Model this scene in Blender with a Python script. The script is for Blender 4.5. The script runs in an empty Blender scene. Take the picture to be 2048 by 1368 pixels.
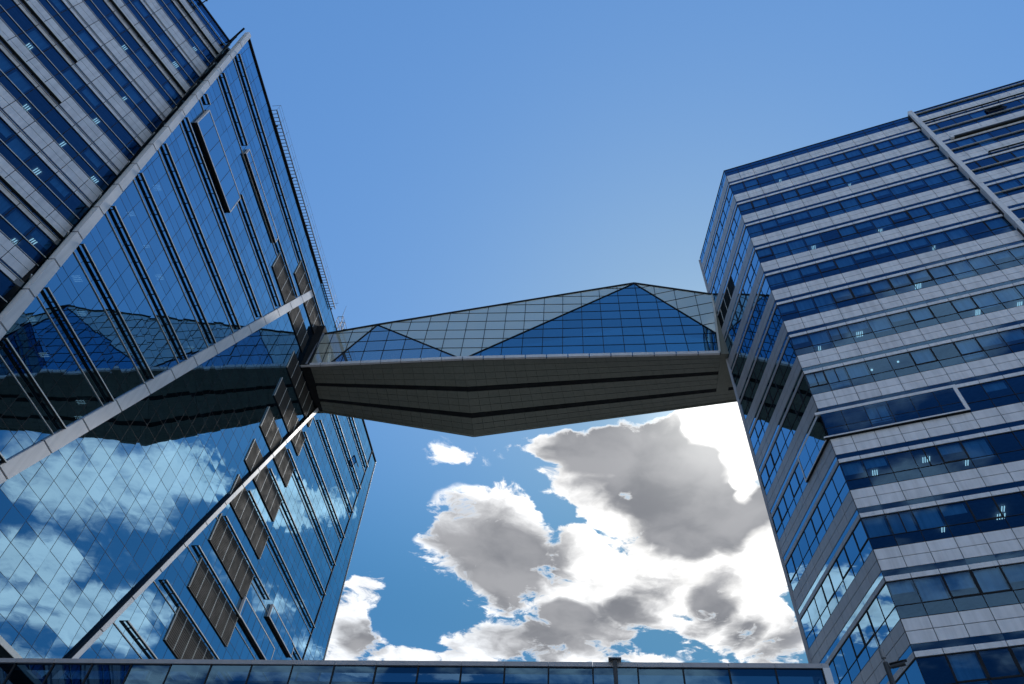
import bpy, math, random
from mathutils import Vector
random.seed(7)
S = bpy.context.scene
COL = S.collection
V = Vector

# ------------------------------------------------------------ camera
cam_d = bpy.data.cameras.new('camera')
cam = bpy.data.objects.new('camera', cam_d); COL.objects.link(cam)
cam_d.sensor_width = 36.0; cam_d.lens = 36.0 * 1456.94 / 2048.0
cam_d.clip_start = 0.1; cam_d.clip_end = 3000
PITCH, ROLL = math.radians(51.057), math.radians(4.734)
fw = V((0, math.cos(PITCH), math.sin(PITCH))); up0 = V((0, -math.sin(PITCH), math.cos(PITCH))); rt0 = V((1, 0, 0))
rt = rt0 * math.cos(ROLL) + up0 * math.sin(ROLL); up = -rt0 * math.sin(ROLL) + up0 * math.cos(ROLL)
from mathutils import Matrix
m = Matrix((rt, up, -fw)).transposed().to_4x4(); m.translation = V((0, 0, 1.6))
cam.matrix_world = m
S.camera = cam

# ------------------------------------------------------------ exposure, render
S.view_settings.view_transform = 'Standard'; S.view_settings.look = 'None'
S.view_settings.gamma = 1.0; S.view_settings.exposure = 0.35
S.render.engine = 'CYCLES'
S.cycles.max_bounces = 7; S.cycles.diffuse_bounces = 2; S.cycles.glossy_bounces = 4
S.cycles.transparent_max_bounces = 10; S.cycles.transmission_bounces = 4
S.cycles.caustics_reflective = False; S.cycles.caustics_refractive = False
S.cycles.sample_clamp_indirect = 4.0

SUN_AZ, SUN_EL = math.radians(22.9), math.radians(44.5)     # azimuth from +Y towards +X
sun_dir = V((math.sin(SUN_AZ) * math.cos(SUN_EL), math.cos(SUN_AZ) * math.cos(SUN_EL), math.sin(SUN_EL)))

# ------------------------------------------------------------ world: sky and clouds
class NT:
    def __init__(s, tree): s.t = tree; s.n = tree.nodes; s.l = tree.links
    def node(s, typ, **kw):
        n = s.n.new(typ)
        for k, v in kw.items(): setattr(n, k, v)
        return n
    def put(s, sock, v):
        if isinstance(v, bpy.types.NodeSocket): s.l.new(v, sock)
        else: sock.default_value = v
    def math(s, op, a, b=0.0, c=0.0, clamp=False):
        n = s.node('ShaderNodeMath', operation=op, use_clamp=clamp)
        s.put(n.inputs[0], a); s.put(n.inputs[1], b); s.put(n.inputs[2], c); return n.outputs[0]
    def vec(s, op, a, b=(0, 0, 0), out=0):
        n = s.node('ShaderNodeVectorMath', operation=op); s.put(n.inputs[0], a)
        if op != 'LENGTH': s.put(n.inputs[1], b)
        return n.outputs[out]
    def rng(s, v, a, b, c=0.0, d=1.0, smooth=True):
        n = s.node('ShaderNodeMapRange', interpolation_type='SMOOTHSTEP' if smooth else 'LINEAR')
        for i, q in enumerate((v, a, b, c, d)): s.put(n.inputs[i], q)
        return n.outputs[0]
    def mix(s, f, a, b, blend='MIX'):
        n = s.node('ShaderNodeMix', data_type='RGBA', blend_type=blend)
        s.put(n.inputs[0], f); s.put(n.inputs[6], a); s.put(n.inputs[7], b); return n.outputs[2]

W = bpy.data.worlds.new('World'); S.world = W; W.use_nodes = True
t = NT(W.node_tree); t.n.clear()
sky = t.node('ShaderNodeTexSky', sky_type='NISHITA')
sky.sun_disc = False; sky.sun_elevation = SUN_EL; sky.sun_rotation = SUN_AZ
sky.air_density = 1.0; sky.dust_density = 0.6; sky.ozone_density = 2.5; sky.altitude = 100
SKYK = 0.15
skyc = t.vec('SCALE', sky.outputs[0]); skyc.node.inputs[3].default_value = SKYK
skyc = t.vec('MULTIPLY', skyc, (0.62, 0.96, 1.16))
lum = t.vec('DOT_PRODUCT', skyc, (0.2, 0.5, 0.3), out=1)          # hold back the glare round the sun
comp = t.math('DIVIDE', 2.28, t.math('ADD', 1.0, t.math('MULTIPLY', lum, 4.6)))
skyc = t.vec('SCALE', skyc); t.put(skyc.node.inputs[3], comp)
tc = t.node('ShaderNodeTexCoord')
dirv = tc.outputs['Generated']
sep = t.node('ShaderNodeSeparateXYZ'); t.put(sep.inputs[0], dirv)
dz = t.math('MAXIMUM', sep.outputs[2], 0.06)
cmb = t.node('ShaderNodeCombineXYZ')
t.put(cmb.inputs[0], t.math('DIVIDE', sep.outputs[0], dz)); t.put(cmb.inputs[1], t.math('DIVIDE', sep.outputs[1], dz))
P = cmb.outputs[0]
lowk = t.rng(t.vec('LENGTH', P, out=1), 0.80, 1.8, 1.0, 0.66)
skyc = t.vec('SCALE', skyc); t.put(skyc.node.inputs[3], lowk)
skyc = t.vec('MULTIPLY', skyc, t.mix(t.rng(t.vec('LENGTH', P, out=1), 0.75, 1.7), (1, 1, 1, 1), (0.62, 0.95, 1.0, 1)))
# domain warp, so cloud outlines curl
wn = t.node('ShaderNodeTexNoise'); t.put(wn.inputs['Vector'], P); wn.inputs['Scale'].default_value = 7; wn.inputs['Detail'].default_value = 3
warp = t.vec('MULTIPLY', t.vec('SUBTRACT', wn.outputs['Color'], (0.5, 0.5, 0.5)), (0.10, 0.10, 0.0))
PW = t.vec('ADD', P, warp)
CLOUDS = [(0.318,1.049,0.224,0.101),(0.306,1.141,0.223,0.172),(0.454,1.202,0.134,0.183),(0.16,1.128,0.091,0.107),(0.415,1.367,0.122,0.113),(0.462,1.032,0.086,0.174),
 (-0.037,1.336,0.145,0.144),(0.082,1.432,0.127,0.175),(-0.068,1.453,0.129,0.137),(0.021,1.585,0.135,0.13),(0.002,1.244,0.075,0.083),
 (-0.091,1.106,0.09,0.06,.27),(-0.12,1.13,0.06,0.05,.2),(0.04,1.065,0.08,0.06,.40),
 (0.309,1.631,0.209,0.181),(0.164,1.797,0.262,0.15),(-0.018,1.852,0.121,0.129),(0.378,1.533,0.177,0.148),(0.206,1.602,0.11,0.132),
 (-0.372,1.758,0.073,0.183),(-0.386,1.938,0.155,0.164),(-0.3,1.632,0.044,0.089),(-0.208,1.936,0.098,0.068),
 (0.53,1.469,0.137,0.164),(0.594,1.68,0.135,0.19),(0.748,1.729,0.112,0.174),(0.631,1.495,0.08,0.168),(0.512,1.263,0.095,0.158),(0.621,1.302,0.085,0.164),
 (0.325,1.306,0.098,0.107),(0.397,1.447,0.183,0.159),(0.263,1.487,0.082,0.101),
 (0.42,0.98,0.13,0.10),(-0.13,1.98,0.16,0.09),(0.69,1.62,0.05,0.10),(0.44,1.86,0.10,0.05),(0.21,1.20,0.06,0.09),(0.26,1.27,0.07,0.07),(0.20,1.42,0.08,0.10),(0.17,1.33,0.05,0.05),(0.115,1.06,0.06,0.06),
 # the sky that the glass reflects
 (-0.87,1.50,0.30,0.17),(1.28,0.98,0.22,0.16),(1.02,1.00,0.14,0.12),(0.84,1.12,0.16,0.10),(1.55,1.22,0.2,0.15),(-0.08,-1.0,0.34,0.17),(-0.25,-1.35,0.16,0.1),(-0.38,-1.80,0.42,0.22)]
F = None
for cx, cy, rx, ry, *wt in CLOUDS:
    q = t.vec('MULTIPLY', t.vec('SUBTRACT', PW, (cx, cy, 0)), (1 / rx, 1 / ry, 0))
    d = t.vec('LENGTH', q, out=1)
    f = t.math('SUBTRACT', 1.0, t.math('MULTIPLY', d, d), clamp=True)
    if wt: f = t.math('MULTIPLY', f, wt[0])
    F = f if F is None else t.math('ADD', F, f)
GREY = [(0.275,1.084,0.24,0.165),(0.40,1.17,0.17,0.17),(0.434,1.205,0.15,0.19),(0.422,1.347,0.066,0.111),(0.172,1.067,0.089,0.072),(-0.035,1.41,0.138,0.171),(0.072,1.453,0.116,0.177),(0.033,1.594,0.086,0.098),
 (0.298,1.727,0.203,0.144),(0.37,1.555,0.083,0.118),(0.113,1.818,0.159,0.114),(0.177,1.674,0.075,0.081),(0.54,1.585,0.066,0.166),(0.637,1.698,0.049,0.096),(0.76,1.727,0.093,0.149),(0.53,1.209,0.062,0.151),(-0.339,1.852,0.075,0.116)]
T = None
for cx, cy, rx, ry in GREY:
    q = t.vec('MULTIPLY', t.vec('SUBTRACT', PW, (cx, cy, 0)), (.88 / rx, .88 / ry, 0))
    d = t.vec('LENGTH', q, out=1)
    f = t.math('SUBTRACT', 1.0, t.math('MULTIPLY', d, d), clamp=True)
    T = f if T is None else t.math('ADD', T, f)
for cx, cy, rx, ry in [(0.414, 0.954, 0.07, 0.08), (0.472, 1.031, 0.043, 0.101), (0.37, 0.973, 0.028, 0.034), (0.509, 1.131, 0.03, 0.079)]:      # where the sun burns the cloud white
    d = t.vec('LENGTH', t.vec('MULTIPLY', t.vec('SUBTRACT', PW, (cx, cy, 0)), (.8 / rx, .8 / ry, 0)), out=1)
    T = t.math('SUBTRACT', T, t.math('MULTIPLY', t.math('SUBTRACT', 1.0, t.math('MULTIPLY', d, d), clamp=True), 2.6))
n1 = t.node('ShaderNodeTexNoise'); t.put(n1.inputs['Vector'], PW); n1.inputs['Scale'].default_value = 11.0; n1.inputs['Detail'].default_value = 10; n1.inputs['Roughness'].default_value = 0.62
nn = t.math('MULTIPLY', t.math('SUBTRACT', n1.outputs[0], 0.5), 2.6)
# free clouds outside the picture, low in the sky
n2 = t.node('ShaderNodeTexNoise'); t.put(n2.inputs['Vector'], t.vec('ADD', PW, (3.1, 5.7, 0))); n2.inputs['Scale'].default_value = 1.9; n2.inputs['Detail'].default_value = 4
rr = t.vec('LENGTH', P, out=1)
freemask = t.rng(rr, 1.05, 1.6, -1.4, 0.0)
inpic = t.vec('LENGTH', t.vec('MULTIPLY', t.vec('SUBTRACT', P, (0.15, 1.45, 0)), (1 / 0.75, 1 / 0.85, 0)), out=1)
inmask = t.rng(inpic, 0.85, 1.25, -3.0, 0.0)
free = t.math('ADD', t.math('ADD', t.math('MULTIPLY', t.math('SUBTRACT', n2.outputs[0], 0.46), 6.0), freemask), inmask)
F = t.math('MAXIMUM', F, free)
D = t.math('ADD', t.math('SUBTRACT', t.math('MINIMUM', F, 1.5), 0.40), t.math('MULTIPLY', nn, 1.45))
alpha = t.math('MULTIPLY', t.rng(D, -0.10, 0.34), t.rng(F, 0.02, 0.28))
soft = t.math('MULTIPLY', t.rng(t.math('ADD', t.math('SUBTRACT', t.math('MINIMUM', F, 1.5), 0.42), t.math('MULTIPLY', nn, 0.8)), -0.35, 0.75), t.rng(F, 0.02, 0.40))
ahead = t.math('MULTIPLY', t.rng(t.math('DIVIDE', sep.outputs[0], dz), 0.95, 1.05, 1.0, 0.0), t.rng(sep.outputs[1], 0.0, 0.3))
n4 = t.node('ShaderNodeTexNoise'); t.put(n4.inputs['Vector'], t.vec('ADD', PW, (9.1, 1.7, 0))); n4.inputs['Scale'].default_value = 6.5; n4.inputs['Detail'].default_value = 7; n4.inputs['Roughness'].default_value = 0.55
thick = t.rng(t.math('ADD', T, t.math('MULTIPLY', t.math('SUBTRACT', n4.outputs[0], 0.5), 2.6)), 0.0, 1.05)
thick2 = t.rng(t.math('ADD', F, t.math('MULTIPLY', nn, 0.6)), 0.7, 1.5)
alpha = t.math('ADD', t.math('MULTIPLY', alpha, ahead), t.math('MULTIPLY', soft, t.math('SUBTRACT', 1.0, ahead)))
thick = t.math('MULTIPLY', t.math('MAXIMUM', t.math('MULTIPLY', thick, ahead), t.math('MULTIPLY', thick2, t.math('SUBTRACT', 1.0, ahead))), t.rng(D, 0.0, 0.45))
sd = t.vec('DOT_PRODUCT', dirv, tuple(sun_dir), out=1)
near = t.rng(sd, 0.90, 1.0)
near2 = t.rng(sd, 0.988, 0.9985)
thin_c = t.mix(near, (0.84, 0.87, 0.91, 1), (1.05, 1.04, 1.02, 1))
thin_c = t.mix(1.0, thin_c, t.rng(n1.outputs[0], 0.35, 0.65, 0.78, 1.12), 'MULTIPLY')
n3 = t.node('ShaderNodeTexNoise'); t.put(n3.inputs['Vector'], PW); n3.inputs['Scale'].default_value = 5.0; n3.inputs['Detail'].default_value = 5
core_c = t.mix(t.rng(n3.outputs[0], 0.35, 0.65), (0.18, 0.188, 0.21, 1), (0.31, 0.315, 0.335, 1))
backlit = t.math('MULTIPLY', t.rng(t.math('DIVIDE', sep.outputs[0], dz), 0.72, 0.95, 1.0, 0.0), t.rng(sep.outputs[1], 0.0, 0.3))
core_c = t.mix(backlit, (0.70, 0.72, 0.78, 1), core_c)
thin_c = t.mix(ahead, (1.42, 1.30, 1.22, 1), thin_c)  # unseen clouds brightened and warmed to lift the panels and offset glass tint
cl = t.mix(thick, thin_c, core_c)
glow = t.mix(t.math('POWER', t.math('MAXIMUM', sd, 0.0), 260.0), (0, 0, 0, 1), (0.40, 0.40, 0.38, 1))
out = t.mix(alpha, skyc, cl)
out = t.vec('ADD', out, glow)
bg = t.node('ShaderNodeBackground'); t.put(bg.inputs[0], out); bg.inputs[1].default_value = 1.0
wo = t.node('ShaderNodeOutputWorld'); t.l.new(bg.outputs[0], wo.inputs[0])
W.cycles.sampling_method = 'MANUAL'; W.cycles.sample_map_resolution = 512

# ------------------------------------------------------------ sun (behind the cloud bank)
sl = bpy.data.lights.new('sun', 'SUN'); sl.energy = 1.2; sl.angle = math.radians(8); sl.color = (1.0, 0.95, 0.88)
so = bpy.data.objects.new('sun', sl); COL.objects.link(so); so.rotation_mode = 'QUATERNION'
so.rotation_quaternion = sun_dir.to_track_quat('Z', 'Y')

# ------------------------------------------------------------ materials
def new_mat(name):
    mt = bpy.data.materials.new(name); mt.use_nodes = True
    q = NT(mt.node_tree); q.n.clear(); o = q.node('ShaderNodeOutputMaterial'); return mt, q, o
def pbr(name, col, rough=0.5, metal=0.0, var=0.12, scale=1.5, emis=None, estr=0.0):
    mt, q, o = new_mat(name)
    b = q.node('ShaderNodeBsdfPrincipled'); b.inputs['Roughness'].default_value = rough; b.inputs['Metallic'].default_value = metal
    g = q.node('ShaderNodeNewGeometry')
    n = q.node('ShaderNodeTexNoise'); q.put(n.inputs['Vector'], g.outputs['Position']); n.inputs['Scale'].default_value = scale; n.inputs['Detail'].default_value = 6
    k = q.rng(n.outputs[0], 0.3, 0.7, 1 - var, 1 + var, smooth=False)
    n2 = q.node('ShaderNodeTexNoise'); q.put(n2.inputs['Vector'], q.vec('MULTIPLY', g.outputs['Position'], (4.0, 4.0, 0.25))); n2.inputs['Scale'].default_value = 1.0; n2.inputs['Detail'].default_value = 4
    k = q.math('MULTIPLY', k, q.rng(n2.outputs[0], 0.35, 0.75, 1.03, 1 - var * 1.6))      # run-down streaks
    isl = q.math('ADD', q.math('MULTIPLY', g.outputs['Random Per Island'], var * 0.9), 1 - var * 0.45)
    c = q.vec('SCALE', (col[0], col[1], col[2])); q.put(c.node.inputs[3], q.math('MULTIPLY', k, isl))
    q.put(b.inputs['Base Color'], c)
    q.put(b.inputs['Roughness'], q.rng(n.outputs[0], 0.3, 0.7, rough * 0.85, min(1, rough * 1.15), smooth=False))
    if emis: b.inputs['Emission Color'].default_value = (*emis, 1); b.inputs['Emission Strength'].default_value = estr
    q.l.new(b.outputs[0], o.inputs[0]); return mt
def glass(name, r0, tint, trans, power=3.0, wave=0.0006, body=None, bodyf=0.0):
    """coated facade glass: tinted reflection over tinted see-through"""
    mt, q, o = new_mat(name)
    lw = q.node('ShaderNodeLayerWeight'); lw.inputs['Blend'].default_value = 0.5
    g = q.node('ShaderNodeNewGeometry')
    f = q.math('POWER', lw.outputs['Facing'], power)
    f = q.math('ADD', q.math('MULTIPLY', f, 1 - r0), r0, clamp=True)
    isl = q.math('ADD', q.math('MULTIPLY', g.outputs['Random Per Island'], 0.14), 0.93)
    n = q.node('ShaderNodeTexNoise'); q.put(n.inputs['Vector'], g.outputs['Position']); n.inputs['Scale'].default_value = 0.55; n.inputs['Detail'].default_value = 1
    bp = q.node('ShaderNodeBump'); bp.inputs['Strength'].default_value = 1.0; bp.inputs['Distance'].default_value = wave * 6; q.put(bp.inputs['Height'], n.outputs[0])
    gl = q.node('ShaderNodeBsdfGlossy'); gl.inputs['Roughness'].default_value = 0.0
    c = q.vec('SCALE', tint); q.put(c.node.inputs[3], isl); q.put(gl.inputs['Color'], c); q.put(gl.inputs['Normal'], bp.outputs[0])
    tr = q.node('ShaderNodeBsdfTransparent'); tr.inputs['Color'].default_value = (*trans, 1)
    base = tr.outputs[0]
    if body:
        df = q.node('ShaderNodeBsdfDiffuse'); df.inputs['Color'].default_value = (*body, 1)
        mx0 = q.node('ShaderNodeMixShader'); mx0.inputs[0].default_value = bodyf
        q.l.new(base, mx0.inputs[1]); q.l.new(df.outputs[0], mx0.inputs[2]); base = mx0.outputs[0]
    mx = q.node('ShaderNodeMixShader'); q.put(mx.inputs[0], f); q.l.new(base, mx.inputs[1]); q.l.new(gl.outputs[0], mx.inputs[2])
    q.l.new(mx.outputs[0], o.inputs[0]); return mt
def emit(name, col, st):
    mt, q, o = new_mat(name); e = q.node('ShaderNodeEmission'); e.inputs[0].default_value = (*col, 1); e.inputs[1].default_value = st
    q.l.new(e.outputs[0], o.inputs[0]); return mt
M = dict(
    glass_left=glass('blue_coated_glass', 0.33, (0.36, 0.70, 1.0), (0.06, 0.13, 0.20), 1.8),
    glass_dark=glass('dark_blue_glass', 0.085, (0.24, 0.54, 0.98), (0.22, 0.46, 0.66), 3.0),
    glass_side=glass('side_blue_glass', 0.34, (0.42, 0.74, 1.0), (0.10, 0.22, 0.34), 2.2),
    glass_return=glass('teal_return_glass', 0.10, (0.35, 0.6, 0.7), (0.12, 0.24, 0.26), 3.0),
    glass_bridge=glass('bridge_blue_glass', 0.26, (0.40, 0.78, 1.0), (0.10, 0.22, 0.30), 2.2),
    glass_bridge_sheen=glass('bridge_painted_sheen_glass', 0.34, (0.62, 0.88, 1.0), (0.10, 0.22, 0.30), 2.2, body=(0.4, 0.5, 0.6), bodyf=0.35),  # bridge glass again, with the pale sky sheen painted in as diffuse colour
    glass_cloud_sheen=glass('painted_cloud_sheen_glass', 0.20, (0.84, 0.98, 0.92), (0.08, 0.16, 0.14), 2.4, body=(0.74, 0.76, 0.64), bodyf=0.85),  # diffuse body stands in for bright cloud mirrored in these facets
    glass_low=glass('low_wall_glass', 0.13, (0.26, 0.58, 0.95), (0.05, 0.10, 0.16), 3.0),
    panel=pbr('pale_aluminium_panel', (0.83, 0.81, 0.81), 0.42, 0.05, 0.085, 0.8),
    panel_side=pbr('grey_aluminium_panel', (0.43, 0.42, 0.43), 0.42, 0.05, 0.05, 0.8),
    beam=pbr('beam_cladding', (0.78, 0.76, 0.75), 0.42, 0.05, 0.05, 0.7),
    joint=pbr('dark_joint', (0.035, 0.030, 0.030), 0.8),
    mullion=pbr('black_mullion', (0.012, 0.014, 0.018), 0.8, 0.0),
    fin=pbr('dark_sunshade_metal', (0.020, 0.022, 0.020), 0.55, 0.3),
    edge=pbr('bright_aluminium_edge', (0.80, 0.80, 0.74), 0.5, 0.0, 0.04),
    louvre=pbr('brown_grey_louvre_metal', (0.070, 0.062, 0.053), 0.75, 0.0),
    soffit=pbr('dark_soffit_panel', (0.22, 0.22, 0.175), 0.6, 0.1, 0.06, 0.6),
    soffit_joint=pbr('soffit_joint', (0.16, 0.16, 0.125), 0.8),
    groove=pbr('black_groove', (0.006, 0.006, 0.006), 0.9),
    interior=pbr('office_interior', (0.10, 0.11, 0.12), 0.8),
    ceiling=pbr('office_ceiling', (0.22, 0.24, 0.26), 0.9),
    blind=pbr('roller_blind', (0.50, 0.56, 0.60), 0.9, 0, 0.18, 0.5),
    lamp=emit('fluorescent_tube', (1.0, 0.97, 0.88), 1.1),
    roof=pbr('roof_membrane', (0.25, 0.25, 0.25), 0.9),
    steel=pbr('grey_galvanised_steel', (0.22, 0.22, 0.22), 0.5, 0.6),
    ground=pbr('paving', (0.34, 0.32, 0.29), 0.9, 0, 0.2, 0.4),
    post=pbr('dark_painted_steel', (0.05, 0.055, 0.06), 0.5, 0.4),
)

# ------------------------------------------------------------ geometry helpers
class Frame:
    """a vertical facade: u along it, z up, d out towards the street"""
    def __init__(s, o, az, n): s.o = V((o[0], o[1], 0)); s.u = V((math.sin(az), math.cos(az), 0)); s.n = V((n[0], n[1], 0)).normalized()
    def p(s, u, z, d=0.0): return s.o + s.u * u + s.n * d + V((0, 0, z))
class MB:
    def __init__(s): s.v = []; s.f = []
    def face(s, pts): i = len(s.v); s.v += [V(p) for p in pts]; s.f.append(tuple(range(i, i + len(pts))))
    def hexa(s, a):   # 8 corners: bottom 4, top 4
        i = len(s.v); s.v += [V(p) for p in a]
        s.f += [tuple(i + k for k in q) for q in ((0, 3, 2, 1), (4, 5, 6, 7), (0, 1, 5, 4), (1, 2, 6, 5), (2, 3, 7, 6), (3, 0, 4, 7))]
    def box(s, F, u0, u1, z0, z1, d0, d1):
        s.hexa([F.p(u0, z0, d0), F.p(u1, z0, d0), F.p(u1, z0, d1), F.p(u0, z0, d1), F.p(u0, z1, d0), F.p(u1, z1, d0), F.p(u1, z1, d1), F.p(u0, z1, d1)])
    def prism(s, F, poly, d0, d1):
        """polygon of (u,z) swept from d0 to d1"""
        i = len(s.v); n = len(poly)
        s.v += [F.p(u, z, d0) for u, z in poly] + [F.p(u, z, d1) for u, z in poly]
        s.f.append(tuple(i + k for k in range(n))); s.f.append(tuple(i + n + k for k in reversed(range(n))))
        for k in range(n):
            j = (k + 1) % n; s.f.append((i + k, i + n + k, i + n + j, i + j))
    def bar(s, a, b, w, h=None, side=None):
        a, b = V(a), V(b); h = h or w; ax = (b - a).normalized()
        r = V(side) if side else V((0, 0, 1))
        if abs(ax.dot(r)) > 0.95: r = V((1, 0, 0))
        x = ax.cross(r).normalized(); y = x.cross(ax).normalized()
        x *= w / 2; y *= h / 2
        s.hexa([a - x - y, a + x - y, a + x + y, a - x + y, b - x - y, b + x - y, b + x + y, b - x + y])
    def tube(s, a, b, r0, r1, n=10):
        a, b = V(a), V(b); ax = (b - a).normalized(); r = V((0, 0, 1)) if abs(ax.z) < .9 else V((1, 0, 0))
        x = ax.cross(r).normalized(); y = x.cross(ax)
        i = len(s.v)
        for c, rr_ in ((a, r0), (b, r1)):
            for k in range(n):
                an = 2 * math.pi * k / n; s.v.append(c + (x * math.cos(an) + y * math.sin(an)) * rr_)
        for k in range(n): j = (k + 1) % n; s.f.append((i + k, i + j, i + n + j, i + n + k))
        s.f.append(tuple(i + k for k in reversed(range(n)))); s.f.append(tuple(i + n + k for k in range(n)))
    def build(s, name, mat, parent=None):
        if not s.f: return None
        me = bpy.data.meshes.new(name); o = bpy.data.objects.new(name, me); COL.objects.link(o)
        off = V((0, 0, 0))
        if parent is not None:
            off = WLOC[parent.name]; o.parent = parent
        else:
            off = V((sum(v.x for v in s.v) / len(s.v), sum(v.y for v in s.v) / len(s.v), min(v.z for v in s.v))); o.location = off
        WLOC[o.name] = off
        me.from_pydata([tuple(v - off) for v in s.v], [], s.f); me.materials.append(mat); me.update()
        return o
WLOC = {}
def empty(name, loc, label, cat, group=None):
    o = bpy.data.objects.new(name, None); COL.objects.link(o); o.location = loc; o.empty_display_size = 1
    WLOC[o.name] = V(loc); o['label'] = label; o['category'] = cat
    if group: o['group'] = group
    return o
def tag(o, label, cat, group=None):
    o['label'] = label; o['category'] = cat
    if group: o['group'] = group
def clip(poly, a, b, c):
    """keep a*u+b*z >= c"""
    out = []
    for i in range(len(poly)):
        p, q = poly[i], poly[(i + 1) % len(poly)]
        fp, fq = a * p[0] + b * p[1] - c, a * q[0] + b * q[1] - c
        if fp >= 0: out.append(p)
        if (fp > 0 and fq < 0) or (fp < 0 and fq > 0):
            k = fp / (fp - fq); out.append((p[0] + (q[0] - p[0]) * k, p[1] + (q[1] - p[1]) * k))
    return out
def clipall(poly, cons):
    for c in cons:
        poly = clip(poly, *c)
        if len(poly) < 3: return []
    return poly
def pane(mb, F, poly, d, tilt=0.0028):
    """one glass pane, set a hair out of true like real ones"""
    cu = sum(p[0] for p in poly) / len(poly); cz = sum(p[1] for p in poly) / len(poly)
    tu, tz = random.gauss(0, tilt), random.gauss(0, tilt)
    mb.face([F.p(u, z, d + (u - cu) * tu + (z - cz) * tz) for u, z in poly])
def lights(F, spots, parent):
    for u, dep, z in spots:
        mb = MB()
        for k in range(random.choice((2, 3, 3, 4))):
            mb.box(F, u - .15 + k * .12, u - .11 + k * .12, z - .03, z, -dep - .24, -dep + .24)
        mb.build('ceiling_light', M['lamp'], parent)

# facade frames (metres)
DL, DP, DA, DB = math.radians(8.645), math.radians(31.692), math.radians(113.791), math.radians(-0.322)
L = Frame((-20.21, 47.60), DL, (0.9886, -0.1503))
PF = Frame((-26.04, 20.66), DP, (0.8509, -0.5253))
A = Frame((19.99, 31.59), DA, (-0.4035, -0.9150))
B = Frame((19.99, 31.59), DB, (-1.0, -0.0056))

# ============================================================ RIGHT TOWER
TR = empty('office_tower', (22, 36, 0), 'striped office tower on the right, white panel bands alternating with blue ribbon windows', 'building')
Wk = [69.75 - 4 * k for k in range(18)]
MOD_A, MOD_B = 1.335, 1.31
UA = [0.0, 1.24] + [1.24 + MOD_A * k for k in range(1, 31)]
UB = [MOD_B * k for k in range(9)]
STEP, PROUD = 17.35, 0.28       # where the facade steps forward behind the vertical beam
def apoly(u0, u1, z0, z1): return [(u0, z0), (u1, z0), (u1, z1), (u0, z1)]
def split_cols(U, a, b):
    c = [a] + [u for u in U if a + .15 < u < b - .15] + [b]; return list(zip(c[:-1], c[1:]))
def stripe_face(F, cols, mod_cols, d, w, pm, gm, parent, top=False, thin_trim=False, half=(), blind_p=0.8, louvre=None):
    """one storey of the striped cladding; w = top of the wide white band"""
    G = 0.018
    u0, u1 = cols[0][0], cols[-1][1]
    g = MB(); mu = MB(); bl = MB()
    if not top:
        for a, b in cols:
            if louvre and louvre[0] - .1 < a < louvre[1] - .1: continue
            if not (abs(w - 33.75) < .1 and ((F is A and b < 8.0) or (F is B and b < 4.0))): pane(g, F, apoly(a, b, w, w + .70), d - .02); pane(g, F, apoly(a, b, w + .70, w + 2.03), d - .02)
            r = random.random()
            if r < blind_p:
                drop = random.choice((1.0, 1.0, 0.9, 0.62, 0.45))
                bl.box(F, a + .10, b - .10, w + 2.0 - 1.28 * drop, w + 2.0, d - .20, d - .17)
                if drop == 1.0 and random.random() < .5: bl.box(F, a + .10, b - .10, w + .25 + random.random() * .2, w + .66, d - .20, d - .17)
        for a, b in cols[1:]: mu.box(F, a - .017, a + .017, w, w + 2.03, d - .03, d + .004)
        for i, (a, b) in enumerate(cols):
            if random.random() < .28:        # opening light with its heavier frame
                for x in (a + .03, b - .07): mu.box(F, x, x + .045, w + .72, w + 2.01, d - .02, d + .016)
                mu.box(F, a + .03, b - .03, w + .72, w + .77, d - .02, d + .016)
        for i in half:
            if i < len(cols): a, b = cols[i]; mu.box(F, (a + b) / 2 - .03, (a + b) / 2 + .03, w + .70, w + 2.03, d - .02, d + .018)
        mu.box(F, u0, u1, w + .683, w + .715, d - .03, d + .005)
        mu.box(F, u0, u1, w - .025, w + .02, d - .03, d + .006)
        mu.box(F, u0, u1, w + 2.0, w + 2.045, d - .03, d + .006)
    rib = g.build('ribbon_window', gm, parent)
    if rib:
        mu.build('window_frame', M['mullion'], rib)
        bl.build('blind', M['blind'], rib)
    # dark glass strip and panels
    if not top:
        s = MB()
        for a, b in cols: pane(s, F, apoly(a, b, w + 2.34, w + 2.72), d - .01)
        s.build('glass_strip', gm, parent)
    pb = MB(); nb = MB()
    for a, b in cols:
        if not top: nb.box(F, a + G, b - G, w + 2.06, w + 2.33, d - .05, d + .03)
        pb.box(F, a + G, b - G, w - 1.32 + .02, w - .66 - G, d - .05, d + .02)
        pb.box(F, a + G, b - G, w - .66 + G, w - .03, d - .05, d + .02)
    pb.build('panel_band', pm, parent); nb.build('narrow_panel_band', pm, parent)
    return rib
colsA1 = split_cols(UA, 0, STEP); colsA2 = split_cols(UA, STEP + .35, 40.0); colsB = split_cols(UB, 0, 10.48)
for k, w in enumerate(Wk):
    hf = {8: (0, 1, 12), 9: (2,), 10: (3,), 11: (1,), 7: (2,)}.get(k, ())
    stripe_face(A, colsA1, None, 0.0, w, M['panel'], M['glass_dark'], TR, top=(k == 0), half=hf, blind_p=(.9 if k < 9 or k > 11 else .55))
    stripe_face(A, colsA2, None, PROUD, w, M['panel'], M['glass_dark'], TR, top=(k == 0), blind_p=.6)
    stripe_face(B, colsB, None, 0.0, w, M['panel_side'], M['glass_side'], TR, top=(k == 0), blind_p=.0, louvre=((5.24, 10.4) if k == 3 else None))
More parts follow.
